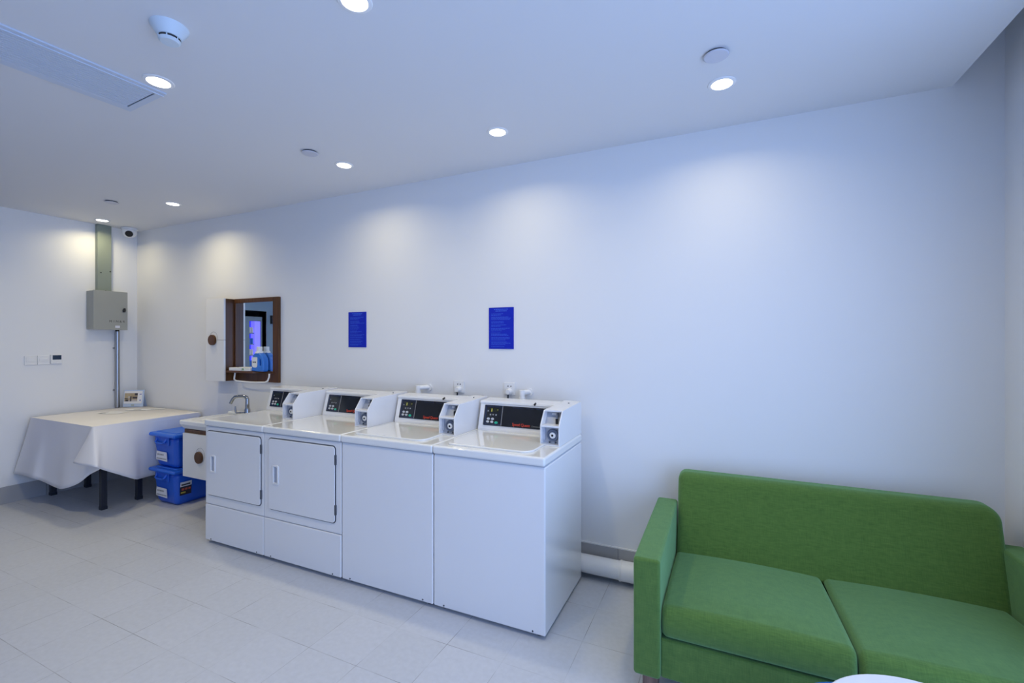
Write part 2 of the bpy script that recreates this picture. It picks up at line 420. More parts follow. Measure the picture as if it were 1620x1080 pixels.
downlight(-1.19, 2.38, 'lit downlight above the two washers at the right, with no cover plate beside it', 2.9)
downlight(-2.38, 2.38, 'lit downlight just right of the middle cover plate, above the dryers', 3.2)
downlight(-4.43, 2.41, 'lit downlight between the middle of the room and the metal trunking, above the table', 4.6)
downlight(-5.68, 2.44, 'lit downlight right beside the dome camera, in front of the sage trunking', 2.5)
downlight(-2.41, 1.25, 'lit downlight beside the corner of the long ceiling vent', 4.6)
downlight(-1.20, 1.25, 'lit downlight cut by the top edge of the photo', 4.6)
downlight(0.0, 1.25, 'lit downlight just outside the photo, in line with the one at the top edge', 4.6)
downlight(-4.43, 1.25, 'unseen downlight added at the left, beyond the ceiling vent, to brighten that end', 7.5)  # added lamp out of view, set strong to lift left ceiling and floor

def cover_plate(x, y, label):
    mb = MB().lathe([(0, -0.014), (0.046, -0.014), (0.050, -0.011), (0.050, -0.009), (0, -0.009)], (x, y, H), 40)
    t = thing('ceiling_cover_plate', label, 'ceiling plate', (x, y, H), 'round ceiling cover plates')
    obj('plate', mb, 'cover', t)
    obj('neck', MB().lathe([(0, -0.009), (0.042, -0.009), (0.042, 0.001), (0, 0.001)], (x, y, H), 32), 'dark', t)
cover_plate(-0.022, 2.124, 'flat round cover plate on the ceiling nearest the right wall')
cover_plate(-2.418, 2.124, 'flat round cover plate on the ceiling above the dryers')
cover_plate(-4.852, 2.15, 'flat round cover plate on the ceiling near the metal trunking')

# smoke detector
sx_, sy_ = -1.955, 1.052
t = thing('smoke_detector', 'white cone-shaped smoke detector on the ceiling beside the vent', 'smoke detector', (sx_, sy_, H))
obj('housing', MB().lathe([(0.064, 0.001), (0.063, -0.006), (0.0395, -0.042), (0.036, -0.043), (0, -0.043)], (sx_, sy_, H), 48), 'detector', t)
obj('slot_ring', MB().lathe([(0.036, -0.043), (0.035, -0.051), (0, -0.051)], (sx_, sy_, H), 40), 'dark', t)
for k in range(6):
    a = k * PI / 3 + 0.3; obj('rib', MB().cyl((sx_ + 0.0355 * math.cos(a), sy_ + 0.0355 * math.sin(a), H - 0.043), (sx_ + 0.0355 * math.cos(a), sy_ + 0.0355 * math.sin(a), H - 0.052), 0.0022, n=8), 'detector', t)
obj('cap', MB().lathe([(0, -0.051), (0.037, -0.051), (0.037, -0.055), (0.030, -0.061), (0, -0.062)], (sx_, sy_, H), 40), 'detector', t)

# long air vent, slightly askew
VM = Matrix.Translation((-2.668, 1.335, H)) @ Matrix.Rotation(math.radians(-3.0), 4, 'Z')
t = thing('ceiling_air_vent', 'long white slatted air vent set in the ceiling', 'air vent', (-2.668, 1.335, H))
VL = 1.5; hw = 0.180; iw = 0.136
fr = MB(VM)
fr.plate([[(-hw, -VL), (hw, -VL), (hw, 0), (-hw, 0)], [(-iw, -VL + 0.04), (-iw, -0.03), (iw, -0.03), (iw, -VL + 0.04)]], 0.008, 0.002, 2, Matrix.Translation((0, 0, -0.004)))
fr.box(iw + 0.012, iw + 0.018, -VL, 0, -0.012, -0.008)
obj('frame', fr, 'ventgrey', t)
sl = MB(VM)
for k in range(14):
    x = -iw + 0.0090 + k * (2 * iw - 0.018) / 13.0
    sl.box(x - 0.0073, x + 0.0073, -VL + 0.04, -0.036, -0.008, -0.003, 0.0012, 1)
obj('louvre_slats', sl, 'ventgrey', t, smooth=0)
obj('backing', MB(VM).box(-iw, iw, -VL + 0.04, -0.034, -0.0006, -0.0002), 'ventback', t, smooth=0)
obj('end_gap', MB(VM).box(-iw, iw, -0.034, -0.030, -0.003, -0.0002), 'dark', t, smooth=0)

# dome camera in the corner
cx_, cy_ = -5.815, 2.735
t = thing('dome_camera', 'small white dome security camera hanging in the ceiling corner', 'camera', (cx_, cy_, H))
obj('mount', MB().lathe([(0.060, 0.001), (0.070, -0.004), (0.071, -0.016), (0.067, -0.022), (0, -0.022)], (cx_, cy_, H), 40), 'plastic', t)
dm = MB(); R_ = 0.066; prof = [(0, -0.106)] + [(R_ * math.sin(a), -0.040 - R_ * math.cos(a)) for a in [i * 0.15 for i in range(1, 13)]] + [(0.060, -0.020)]
obj('ball', dm.lathe(prof, (cx_, cy_, H), 40), 'plastic', t)
d = Vector((0.76, -0.40, -0.51)).normalized(); c0 = Vector((cx_, cy_, H - 0.040))
obj('lens', MB().cyl(c0 + d * 0.045, c0 + d * 0.0665, 0.034, n=32, bev=0.003), 'lens', t)

# ------------------------------------------------------------------ electrical things on the left wall
t = thing('cable_trunking', 'sage green metal cable trunking rising from the box to the ceiling', 'cable trunking', (XL, 2.552, 2.0))
obj('channel', MB().box(XL, XL + 0.052, 2.493, 2.612, 2.004, H, 0.003), 'sage', t)
for (yy, zz) in ((2.520, 2.20), (2.600, 2.22), (2.560, 2.012)):
    obj('screw', MB().cyl((XL + 0.052, yy, zz), (XL + 0.055, yy, zz), 0.006, n=12), 'dark', t)
BX = XL + 0.15
t = thing('electrical_box', 'grey beige metal electrical box with a black key latch on the left wall', 'electrical box', (XL, 2.56, 1.604))
obj('body', MB().box(XL, BX - 0.012, 2.420, 2.706, 1.606, 2.002, 0.004), 'boxgrey', t)
dr = obj('door', MB().box(BX - 0.010, BX, 2.416, 2.710, 1.602, 2.006, 0.003), 'boxgrey', t)
kn = MB().cyl((BX, 2.676, 1.812), (BX + 0.012, 2.676, 1.812), 0.014, n=20).box(BX + 0.006, BX + 0.02, 2.660, 2.684, 1.790, 1.822, 0.004).cyl((BX, 2.678, 1.826), (BX + 0.014, 2.678, 1.826), 0.009, n=16)
obj('latch', kn, 'black', dr)
RX = Matrix(((0, 0, 1, 0), (1, 0, 0, 0), (0, 1, 0, 0), (0, 0, 0, 1)))     # text plane: x->y, y->z, facing +x
for ch, yy in zip('MIN&R', (2.560, 2.589, 2.617, 2.647, 2.676)):
    obj('letter', MB().text(ch, 0.032, Matrix.Translation((BX + 0.0004, yy, 1.690)) @ RX, align='CENTER'), 'inkgrey', dr, smooth=0)
obj('sticker', MB().box(BX, BX + 0.001, 2.600, 2.640, 1.623, 1.647), 'paperblue', dr, smooth=0)
t = thing('conduit', 'bare metal conduit running from the electrical box down to the table', 'conduit', (XL + 0.03, 2.672, 0.0))
obj('tube', MB().cyl((XL + 0.03, 2.672, 0.156), (XL + 0.03, 2.672, 1.588), 0.021, n=24), 'steel', t)
obj('gland', MB().cyl((XL + 0.03, 2.672, 1.575), (XL + 0.03, 2.672, 1.606), 0.017, n=20), 'dark', t)
for z in (0.95, 1.40): obj('clip', MB().box(XL, XL + 0.012, 2.645, 2.699, z, z + 0.018), 'steel', t)

def plate_on_left(y0, y1, z0, z1): return MB().plate([rrect(y0, y1, z0, z1, 0.004)], 0.009, 0.002, 2, Matrix.Translation((XL + 0.0045, 0, 0)) @ RX)
t = thing('wall_switch', 'white square wall switch farthest left, next to another switch', 'switch', (XL, 2.003, 1.257), 'white wall switches')
obj('face_plate', plate_on_left(1.960, 2.046, 1.257, 1.344), 'plastic', t)
obj('rocker', MB().box(XL + 0.008, XL + 0.0115, 1.970, 2.036, 1.285, 1.330, 0.002), 'plastic', t)
t = thing('wall_switch', 'white square wall switch between the left switch and the thermostat', 'switch', (XL, 2.094, 1.257), 'white wall switches')
obj('face_plate', plate_on_left(2.051, 2.137, 1.258, 1.345), 'plastic', t)
obj('rocker', MB().box(XL + 0.008, XL + 0.0115, 2.062, 2.126, 1.290, 1.318, 0.002), 'plastic', t)
t = thing('thermostat', 'white thermostat with a dark blue screen beside two wall switches', 'thermostat', (XL, 2.185, 1.261))
obj('casing', MB().box(XL - 0.002, XL + 0.018, 2.143, 2.227, 1.262, 1.352, 0.003), 'plastic', t)
obj('screen', MB().box(XL + 0.017, XL + 0.0192, 2.155, 2.220, 1.302, 1.346, 0.0008), 'thermo', t)
for k in range(3): obj('button', MB().box(XL + 0.017, XL + 0.0195, 2.158 + k * 0.022, 2.174 + k * 0.022, 1.272, 1.282, 0.001), 'plastic', t)

# small black box on the left wall, seen only in the mirror, and the lit vending machine in its alcove
tag(obj('wall_speaker', MB().box(XL, XL + 0.05, 1.07, 1.178, 1.735, 1.858, 0.006), 'black', origin=(XL, 1.12, 1.735)), 'small black box on the left wall seen at the edge of the mirror', 'wall box')
vx = XL - 0.05
VY0, VY1, VY2 = 1.285, 1.372, 1.458
t = thing('vending_machine', 'blue lit vending machine standing in the dark alcove reflected in the mirror', 'vending machine', (vx - 0.3, 1.49, 0))
vb = MB().box(vx - 0.62, vx - 0.10, AY0 + 0.03, AY1 - 0.02, 0.0, 1.83).box(vx - 0.10, vx, AY0 + 0.03, VY0, 0.0, 1.83).box(vx - 0.10, vx, VY2, AY1 - 0.02, 0.0, 1.83)
vb.box(vx - 0.10, vx, VY0, VY2, 1.77, 1.83).box(vx - 0.10, vx, VY0, VY2, 0.0, 0.60)
obj('cabinet', vb, 'vendbody', t, smooth=0)
obj('light_panel', MB().box(vx - 0.098, vx - 0.01, VY0 + 0.002, VY1, 0.602, 1.768, 0.004), 'vendviolet', t)
obj('lit_back_wall', MB().box(vx - 0.099, vx - 0.090, VY1 + 0.004, VY2 - 0.002, 0.602, 1.768), 'vendblue', t)
for k in range(7):
    z = 0.66 + k * 0.155
    obj('shelf', MB().box(vx - 0.089, vx - 0.012, VY1 + 0.004, VY2 - 0.002, z, z + 0.012), 'vendbody', t)
    for yy in (VY1 + 0.024, VY1 + 0.060):
        obj('can', MB().lathe([(0, 0), (0.014, 0), (0.016, 0.004), (0.016, 0.07), (0.012, 0.08), (0, 0.08)], (vx - 0.036, yy, z + 0.0121), 14), 'paperblue' if (k + int(yy * 100)) % 2 else 'bottle', t)

# ------------------------------------------------------------------ washers and dryers
MY = 2.105
def machine(kind, x0, x1, label):
    w = x1 - x0
    t = thing('clothes_' + kind, label, kind, (x0, MY, 0), 'coin operated laundry machines')
    B = lambda: MB(off=(x0, MY, 0))
    g = 0.003
    if kind == 'dryer':
        obj('cabinet', B().box(g, w - g, 0.012, 0.637, 0.022, 0.858, 0.005), 'enamel', t)
        obj('front_panel', B().box(g, w - g, 0.0, 0.014, 0.291, 0.857, 0.004), 'enamel', t)
        obj('lower_panel', B().box(g, w - g, -0.003, 0.014, 0.024, 0.286, 0.006, 3), 'enamel', t)
        dx0, dx1, dz0, dz1 = (0.030, w - 0.030, 0.360, 0.825) if w < 0.66 else (0.054, w - 0.050, 0.355, 0.828)
        F = lambda yy: Matrix(((1, 0, 0, 0), (0, 0, -1, yy), (0, 1, 0, 0), (0, 0, 0, 1)))   # plate facing -y
        hx0, hx1, hz0, hz1 = dx0 + 0.045, dx0 + 0.103, 0.527, 0.655
        obj('door_gasket', B().plate([rrect(dx0 - 0.005, dx1 + 0.006, dz0 - 0.005, dz1 + 0.006, 0.026)], 0.004, 0, 1, F(-0.001)), 'hinge', t)
        d = obj('door', B().plate([rrect(dx0, dx1, dz0, dz1, 0.022), rrect(hx0 + 0.009, hx1 - 0.009, hz0 + 0.009, hz1 - 0.009, 0.008)[::-1]], 0.012, 0.003, 2, F(-0.003)), 'enamel', t)
        hm = B().plate([rrect(hx0, hx1, hz0, hz1, 0.012), rrect(hx0 + 0.011, hx1 - 0.014, hz0 + 0.012, hz1 - 0.012, 0.006)[::-1]], 0.008, 0.003, 2, F(-0.0115))
        obj('handle', hm, 'plastic', d)
        obj('handle_recess', B().box(hx0 + 0.008, hx1 - 0.008, -0.004, -0.001, hz0 + 0.008, hz1 - 0.008), 'greyplastic', d)
        for zz in (0.715, 0.405):
            obj('hinge', B().box(dx1 - 0.001, dx1 + 0.011, -0.009, 0.001, zz, zz + 0.062, 0.002), 'hinge', t)
    else:
        obj('cabinet', B().box(g, w - g, 0.0, 0.637, 0.022, 0.858, 0.008, 3), 'enamel', t)
    obj('top_panel', B().box(0.001, w - 0.001, -0.012, 0.642, 0.862, 0.908, 0.012, 4), 'enamel_top', t)
    obj('gap_strip', B().box(0.008, w - 0.008, 0.004, 0.63, 0.857, 0.863), 'greyplastic', t)
    for xx in (0.05, w - 0.05):
        for yy in (0.05, 0.59): obj('foot', B().cyl((xx, yy, 0), (xx, yy, 0.024), 0.018, n=16), 'dark', t)
        obj('screw', B().cyl((xx + (0.02 if xx < 0.2 else -0.02), -0.005 if kind == 'dryer' else -0.002, 0.036), (xx + (0.02 if xx < 0.2 else -0.02), 0.002, 0.036), 0.0045, n=10), 'hinge', t)
    if kind == 'washer':
        lid = obj('lid', B().plate([rrect(0.062, w - 0.098, 0.035, 0.425, (0.03, 0.06, 0.02, 0.02))], 0.012, 0.005, 3, Matrix.Translation((0, 0, 0.912))), 'enamel_top', t)
        obj('lid_notch', B().cyl((w / 2 - 0.05, 0.055, 0.917), (w / 2 - 0.05, 0.055, 0.9192), 0.006, n=14), 'greyplastic', lid)
    # sloping console
    cp = [(0.486, 0.907), (0.486, 0.922), (0.527, 1.074), (0.520, 1.080), (0.524, 1.094), (0.655, 1.100), (0.655, 0.907)]
    con = obj('console', B().prism(cp, 0.012, w - 0.012, 'X', 0.0025), 'enamel', t)
    u = Vector((0, 0.041, 0.152)).normalized(); n_ = Vector((0, -u.z, u.y)); P0 = Vector((0, 0.486, 0.922))
    S = Matrix(((1, 0, 0, 0), (0, u.y, n_.y, P0.y), (0, u.z, n_.z, P0.z), (0, 0, 0, 1)))     # x along, y up the slope, z out
    bx0, bx1 = 0.048, w - 0.10
    pan = obj('control_panel', B().plate([rrect(bx0, bx1, 0.020, 0.150, 0.004)], 0.006, 0.001, 1, S @ Matrix.Translation((0, 0, 0.0015))), 'black', t)
    ex = bx0 + 0.128
    obj('panel_border', B().plate([rrect(bx0 + 0.006, ex, 0.023, 0.147, 0.006), rrect(bx0 + 0.018, ex - 0.004, 0.032, 0.139, 0.005)[::-1]], 0.0012, 0, 1, S @ Matrix.Translation((0, 0, 0.005))), 'navy', pan, smooth=0)
    obj('divider', B().box(ex, ex + 0.003, 0.024, 0.147, 0.0045, 0.006, M=S), 'line', pan, smooth=0)
    obj('display', B().box(bx0 + 0.036, bx0 + 0.098, 0.106, 0.131, 0.004, 0.0055, M=S), 'window', pan, smooth=0)
    if kind == 'washer':
        dg = B()
        dg.box(bx0 + 0.050, bx0 + 0.058, 0.108, 0.128, 0.0055, 0.0062, M=S).box(bx0 + 0.094, bx0 + 0.098, 0.118, 0.124, 0.0055, 0.0062, M=S)
        obj('digits', dg, 'amber', pan, smooth=0)
    lb = B()
    for k in range(3): lb.box(bx0 + 0.042 + k * 0.020, bx0 + 0.052 + k * 0.020, 0.084 + (k % 2) * 0.002, 0.093, 0.0045, 0.0055, M=S)
    lb.box(bx0 + 0.024, bx0 + 0.031, 0.108, 0.116, 0.0045, 0.0055, M=S)
    obj('indicator_marks', lb, 'greytext', pan, smooth=0)
    for (px, py) in ((0.036, 0.062), (0.066, 0.062), (0.033, 0.043), (0.063, 0.043)):
        obj('button', B().plate([[(px + bx0 + 0.011 * math.cos(a), py + 0.0075 * math.sin(a)) for a in [i * PI / 10 for i in range(20)]]], 0.004, 0.001, 2, S @ Matrix.Translation((0, 0, 0.006))), 'btn', pan)
    obj('start_button', B().plate([[(0.094 + bx0 + 0.012 * math.cos(a), 0.040 + 0.008 * math.sin(a)) for a in [i * PI / 10 for i in range(20)]]], 0.004, 0.001, 2, S @ Matrix.Translation((0, 0, 0.006))), 'green_btn', pan)
    obj('logo', B().text('Speed Queen', 0.026, S @ Matrix.Translation((bx0 + 0.206, 0.037, 0.005)), 0.0004, xs=0.86), 'logo', pan, smooth=0)
    obj('lettering', B().text('Commercial', 0.0125, S @ Matrix.Translation((bx0 + 0.338, 0.034, 0.005)), 0.0003), 'greytext', pan, smooth=0)
    hl = B()
    for a, c in ((0.20, 0.275), (0.29, 0.34), (0.36, 0.40)): hl.box(bx0 + a, bx0 + c, 0.139, 0.143, 0.0045, 0.0052, M=S)
    obj('top_print', hl, 'navy', pan, smooth=0)
    if kind == 'washer':
        obj('lock_button', B().cyl((w * 0.60, 0.528, 1.094), (w * 0.60, 0.510, 1.088), 0.0065, n=14), 'black', t)
    # coin box on the right
    a, b = w - 0.124, w - 0.011
    side = [(0.240, 0.908), (0.240, 1.020), (0.298, 1.0955), (0.662, 1.106), (0.662, 0.908)]
    cb = B()
    cb.prism(side, a, a + 0.007, 'X', 0.0015).prism(side, b - 0.007, b, 'X', 0.0015)
    cb.prism([(0.298, 1.0955), (0.662, 1.106), (0.662, 1.096), (0.300, 1.087)], a + 0.004, b - 0.004, 'X', 0.0)
    cb.box(a + 0.004, b - 0.004, 0.2405, 0.34, 1.010, 1.020, 0.001)
    cb.box(a + 0.004, b - 0.004, 0.2405, 0.30, 0.9085, 0.916, 0.001)
    coin = obj('coin_box', cb, 'enamel', t)
    obj('upper_plate', B().prism([(0.305, 1.020), (0.345, 1.086), (0.349, 1.086), (0.309, 1.020)], a + 0.006, b - 0.006), 'recess', coin, smooth=0)
    obj('lower_plate', B().box(a + 0.006, b - 0.006, 0.276, 0.280, 0.914, 1.011), 'recess', coin, smooth=0)
    obj('side_plate', B().box(a + 0.0068, a + 0.020, 0.262, 0.278, 0.935, 1.010, 0.001), 'greyplastic', coin)
    xm = (a + b) / 2
    obj('coin_label', B().plate([rrect(xm - 0.020, xm + 0.010, -0.006, 0.006, 0.006)], 0.002, 0, 1, Matrix.Translation((0, 0.331, 1.070)) @ Matrix.Rotation(math.radians(59), 4, 'X')), 'paper', coin)
    sp = B().box(xm + 0.018, xm + 0.024, 0.300, 0.325, 1.024, 1.080, 0.001).cyl((xm + 0.014, 0.312, 1.060), (xm + 0.014, 0.330, 1.054), 0.008, n=14)
    obj('coin_slot', sp, 'chrome', coin)
    obj('coin_lever', B().box(xm + 0.013, xm + 0.026, 0.296, 0.312, 1.021, 1.050, 0.002), 'black', coin)
    lk = obj('lock', B().lathe([(0, 0.0), (0.034, 0.0), (0.035, 0.005), (0.031, 0.013), (0.024, 0.013), (0.023, 0.009), (0, 0.009)], n=32, M=Matrix.Translation((xm + 0.008, 0.276, 0.963)) @ Matrix.Rotation(PI / 2, 4, 'X')), 'lockring', coin)
    obj('lock_face', B().lathe([(0, 0.008), (0.017, 0.008), (0.017, 0.014), (0.014, 0.016), (0, 0.016)], n=28, M=Matrix.Translation((xm + 0.008, 0.276, 0.963)) @ Matrix.Rotation(PI / 2, 4, 'X')), 'plastic', lk)
    obj('keyhole', B().cyl((xm + 0.008, 0.262, 0.963), (xm + 0.008, 0.2588, 0.963), 0.0065, n=14), 'black', lk)
    for xx in (xm - 0.012, xm + 0.022):
        obj('screw', B().cyl((xx, 0.276, 0.923), (xx, 0.271, 0.923), 0.005, n=10), 'hinge', coin)
    obj('top_screw', B().cyl((b - 0.05, 0.56, 1.1025), (b - 0.05, 0.56, 1.107), 0.005, n=10), 'hinge', coin)
    return t
machine('dryer', -3.4645, -2.828, 'white coin dryer at the left end of the row, next to the sink')
machine('dryer', -2.828, -2.127, 'white coin dryer with a square door, touching the washers')
machine('washer', -2.127, -1.451, 'white coin washer without a door, right beside the dryers')
machine('washer', -1.451, -0.787, 'white coin washer at the right end of the row, nearest the sofa')

# ------------------------------------------------------------------ plumbing and sockets behind the machines
def socket(x, z0, label, cord_to):
    t = thing('wall_socket', label, 'socket', (x, YB, z0), 'wall sockets with white plugs')
    F = Matrix(((1, 0, 0, 0), (0, 0, -1, YB - 0.005), (0, 1, 0, 0), (0, 0, 0, 1)))
    obj('face_plate', MB().plate([rrect(x - 0.043, x + 0.043, z0, z0 + 0.086, 0.005)], 0.010, 0.002, 2, F), 'plastic', t)
    for dx in (-0.009, 0.013): obj('slot', MB().cyl((x + dx, YB - 0.0105, z0 + 0.062), (x + dx, YB - 0.0098, z0 + 0.062), 0.0045, n=10), 'dark', t)
    p = thing('power_plug', label.replace('socket', 'plug with a black cord in the socket').replace('wall plug', 'plug'), 'plug', (x, YB - 0.010, z0), 'white plugs with black cords')
    obj('plug_body', MB().lathe([(0, 0), (0.024, 0), (0.022, 0.018), (0.016, 0.032), (0, 0.032)], n=24, M=Matrix.Translation((x + 0.002, YB - 0.0101, z0 + 0.024)) @ Matrix.Rotation(PI / 2, 4, 'X')), 'plastic', p)
    obj('cord', MB().tube([(x, YB - 0.028, z0 + 0.018), (x, YB - 0.030, z0 - 0.01), (x, YB - 0.034, z0 - 0.06), (x, YB - 0.036, 0.70), (x + cord_to, YB - 0.05, 0.5), (x + cord_to, YB - 0.118, 0.42)], 0.0055, 10), 'black', p)
socket(-1.748, 1.106, 'white wall socket above the inner washer', 0.03)
socket(-1.340, 1.108, 'white wall socket above the end washer', 0.05)
def tap_pipe(x, z, sx, label):
    t = thing('water_pipe', label, 'water pipe', (x, YB, z), 'white water pipes')
    yv = YB - 0.058
    el = MB().cyl((x, yv, z - 0.036), (x, yv, z + 0.030), 0.019, n=20, bev=0.003).cyl((x - 0.004, yv - 0.004, z + 0.012), (x + sx, YB + 0.002, z + 0.014), 0.0175, n=20, bev=0.003)
    obj('elbow', el, 'plastic', t)
    obj('collar', MB().cyl((x, yv, z - 0.040), (x, yv, z - 0.018), 0.0225, n=20, bev=0.002), 'plastic', t)
    obj('wall_flange', MB().cyl((x + sx, YB - 0.010, z + 0.012), (x + sx, YB, z + 0.012), 0.027, n=20), 'plastic', t)
    obj('riser', MB().cyl((x, YB - 0.058, 0.17), (x, YB - 0.058, z - 0.035), 0.0155, n=16), 'plastic', t)
tap_pipe(-2.075, 1.120, 0.060, 'white elbowed water pipe on the wall above the inner washer console')
tap_pipe(-1.222, 1.122, 0.030, 'white elbowed water pipe on the wall right of the end washer socket')
t = thing('drain_pipe', 'thick white drain pipe lying along the foot of the wall between washer and sofa', 'drain pipe', (-0.6, 2.801, 0))
obj('tube', MB().cyl((-3.3, 2.801, 0.083), (0.95, 2.801, 0.083), 0.055, n=36), 'plastic', t)
obj('coupling', MB().cyl((-0.560, 2.801, 0.083), (-0.47, 2.801, 0.083), 0.0585, n=36, bev=0.003), 'plastic', t)
obj('coupling_ring', MB().cyl((-0.566, 2.801, 0.083), (-0.552, 2.801, 0.083), 0.061, n=36, bev=0.003), 'plastic', t)
for x in (-2.2, 0.3): obj('clamp', MB().box(x, x + 0.03, 2.78, 2.822, 0, 0.035).cyl((x, 2.801, 0.083), (x + 0.03, 2.801, 0.083), 0.0575, n=30), 'greyplastic', t)

# ------------------------------------------------------------------ blue notices
def notice(x0, x1, z0, z1, label, seed):
    rnd = random.Random(seed)
    t = thing('wall_notice', label, 'notice', ((x0 + x1) / 2, YB, z0), 'blue notices with pale print')
    obj('board', MB().box(x0, x1, YB - 0.006, YB, z0, z1, 0.001), 'signblue', t)
    mb = MB(); z = z1 - 0.012; w = x1 - x0; cxm = (x0 + x1) / 2
    def row(a, b, z, h):
        x = a
        while x < b:
            l = min(rnd.uniform(0.006, 0.018), b - x)
            mb.box(x, x + l, YB - 0.0066, YB - 0.0058, z, z + h); x += l + 0.003
    row(cxm - 0.055, cxm + 0.055, z - 0.004, 0.005); row(cxm - 0.043, cxm + 0.043, z - 0.016, 0.006)
    z -= 0.034
    while z > z0 + 0.012:
        for k in range(rnd.choice((1, 2, 2, 3))):
            if z < z0 + 0.01: break
            row(x0 + 0.020, x0 + 0.020 + (w - 0.035) * rnd.uniform(0.45, 1.0), z, 0.0032); z -= 0.0085
        z -= 0.0065
    obj('print', mb, 'signtext', t, smooth=0)
notice(-1.502, -1.309, 1.428, 1.719, 'blue printed notice on the wall above the two washers', 3)
notice(-2.817, -2.628, 1.433, 1.723, 'blue printed notice on the wall above the dryers', 5)

# ------------------------------------------------------------------ mirror cabinet
mx0, mx1, mz0, mz1 = -4.240, -3.632, 1.107, 1.885
t = thing('mirror_cabinet', 'walnut framed mirror with a white side cabinet on the wall above the sink', 'mirror cabinet', (-4.0, YB, mz0))
fm = MB().box(mx1 - 0.072, mx1, 2.842, YB, mz0, mz1, 0.003).box(mx0, mx1 - 0.072, 2.842, YB, 1.845, mz1, 0.003).box(mx0, mx1 - 0.072, 2.845, YB, mz0, 1.203, 0.003).box(mx0, mx0 + 0.022, 2.842, YB, 1.203, 1.845, 0.002)
obj('frame', fm, 'walnut', t)
obj('mirror_glass', MB().box(mx0 + 0.02, mx1 - 0.071, 2.849, 2.855, 1.20, 1.848), 'mirror', t, smooth=0)
obj('side_cabinet', MB().box(-4.506, mx0 - 0.001, 2.762, YB, 1.107, 1.884, 0.002), 'walnut', t)
for a, b in ((1.4945, 1.886), (1.105, 1.4925)):
    d = obj('cabinet_door', MB().box(-4.508, -4.241, 2.744, 2.761, a, b, 0.0015), 'gloss', t)
F = lambda yy: Matrix(((1, 0, 0, 0), (0, 0, -1, yy), (0, 1, 0, 0), (0, 0, 0, 1)))
circ = lambda cx, cz, r, n=36: [(cx + r * math.cos(2 * PI * k / n), cz + r * math.sin(2 * PI * k / n)) for k in range(n)]
obj('door_groove', MB().plate([circ(-4.392, 1.513, 0.060), circ(-4.392, 1.513, 0.056)[::-1]], 0.001, 0, 1, F(2.7437)), 'groove', t, smooth=0)
obj('knob', MB().cyl((-4.398, 2.744, 1.494), (-4.398, 2.722, 1.494), 0.050, n=36, bev=0.004), 'walnut', t)
obj('shelf', MB().plate([[(mx0, 2.848), (-3.69, 2.848), (-3.69, 2.834)] + [(-3.69 - 0.19 * math.sin(a), 2.770 + 0.064 * math.cos(a)) for a in [i * PI / 16 for i in range(1, 9)]] + [(mx0, 2.765)]], 0.018, 0.003, 2, Matrix.Translation((0, 0, 1.198))), 'walnutx', t)
rl = MB().tube([(-4.168, 2.805, 1.190), (-4.168, 2.800, 1.158), (-4.162, 2.792, 1.126), (-4.135, 2.790, 1.112), (-3.93, 2.788, 1.105), (-3.735, 2.790, 1.112), (-3.708, 2.796, 1.126), (-3.702, 2.805, 1.158), (-3.702, 2.808, 1.190)], 0.0075, 12)
obj('towel_rail', rl, 'plastic', t)

# detergent bottle
bxc, byc, bz = -3.832, 2.814, 1.2075
t = thing('detergent_bottle', 'blue detergent bottle with white cap on the mirror shelf', 'bottle', (bxc, byc, bz))
pts = [(-0.075, 0.0), (0.070, 0.0), (0.080, 0.02), (0.080, 0.085), (0.070, 0.125), (0.045, 0.155), (0.018, 0.172), (-0.036, 0.172), (-0.060, 0.150), (-0.076, 0.11), (-0.080, 0.06), (-0.080, 0.02)]
hole = [(0.018, 0.055), (0.036, 0.052), (0.046, 0.062), (0.046, 0.092), (0.036, 0.112), (0.020, 0.116)]
obj('body', MB().plate([pts, hole[::-1]], 0.062, 0.014, 4, Matrix.Translation((bxc, byc, bz)) @ Matrix(((1, 0, 0, 0), (0, 0, -1, 0), (0, 1, 0, 0), (0, 0, 0, 1)))), 'bottle', t, smooth=60)
obj('neck', MB().lathe([(0.036, 0), (0.034, 0.012), (0.026, 0.022), (0.0, 0.022)], (bxc - 0.010, byc, bz + 0.165), 24), 'plastic', t)
obj('cap', MB().lathe([(0.025, 0), (0.025, 0.034), (0.022, 0.038), (0, 0.038)], (bxc - 0.010, byc, bz + 0.187), 24), 'plastic', t)
lab = obj('label', MB().plate([rrect(-0.070, 0.004, 0.035, 0.130, (0.03, 0.025, 0.008, 0.008))], 0.001, 0, 1, Matrix.Translation((bxc, byc - 0.0316, bz)) @ Matrix(((1, 0, 0, 0), (0, 0, -1, 0), (0, 1, 0, 0), (0, 0, 0, 1)))), 'paper', t)
lm = MB()
for dx in (-0.052, -0.040, -0.028, -0.016): lm.box(bxc + dx - 0.005, bxc + dx + 0.004, byc - 0.0326, byc - 0.0319, bz + 0.078, bz + 0.090)
obj('label_print', lm, 'inkgrey', lab, smooth=0)
for x0, x1, g, lbl in ((-4.215, -4.042, False, 'plain white soap packet at the cabinet end of the mirror shelf'), (-4.034, -3.918, True, 'white soap packet with green print beside the blue bottle')):
    t = thing('soap_packet', lbl, 'packet', ((x0 + x1) / 2, 2.80, 1.2075), 'small packets on the mirror shelf')
    b_ = obj('carton', MB().box(x0, x1, 2.775, 2.83, 1.2075, 1.236, 0.003), 'paper', t)
    if g: obj('print', MB().box(x0 + 0.006, x0 + 0.035, 2.7746, 2.7754, 1.214, 1.233).box(x0 + 0.045, x0 + 0.10, 2.7746, 2.7754, 1.226, 1.230), 'soapgreen', t, smooth=0)

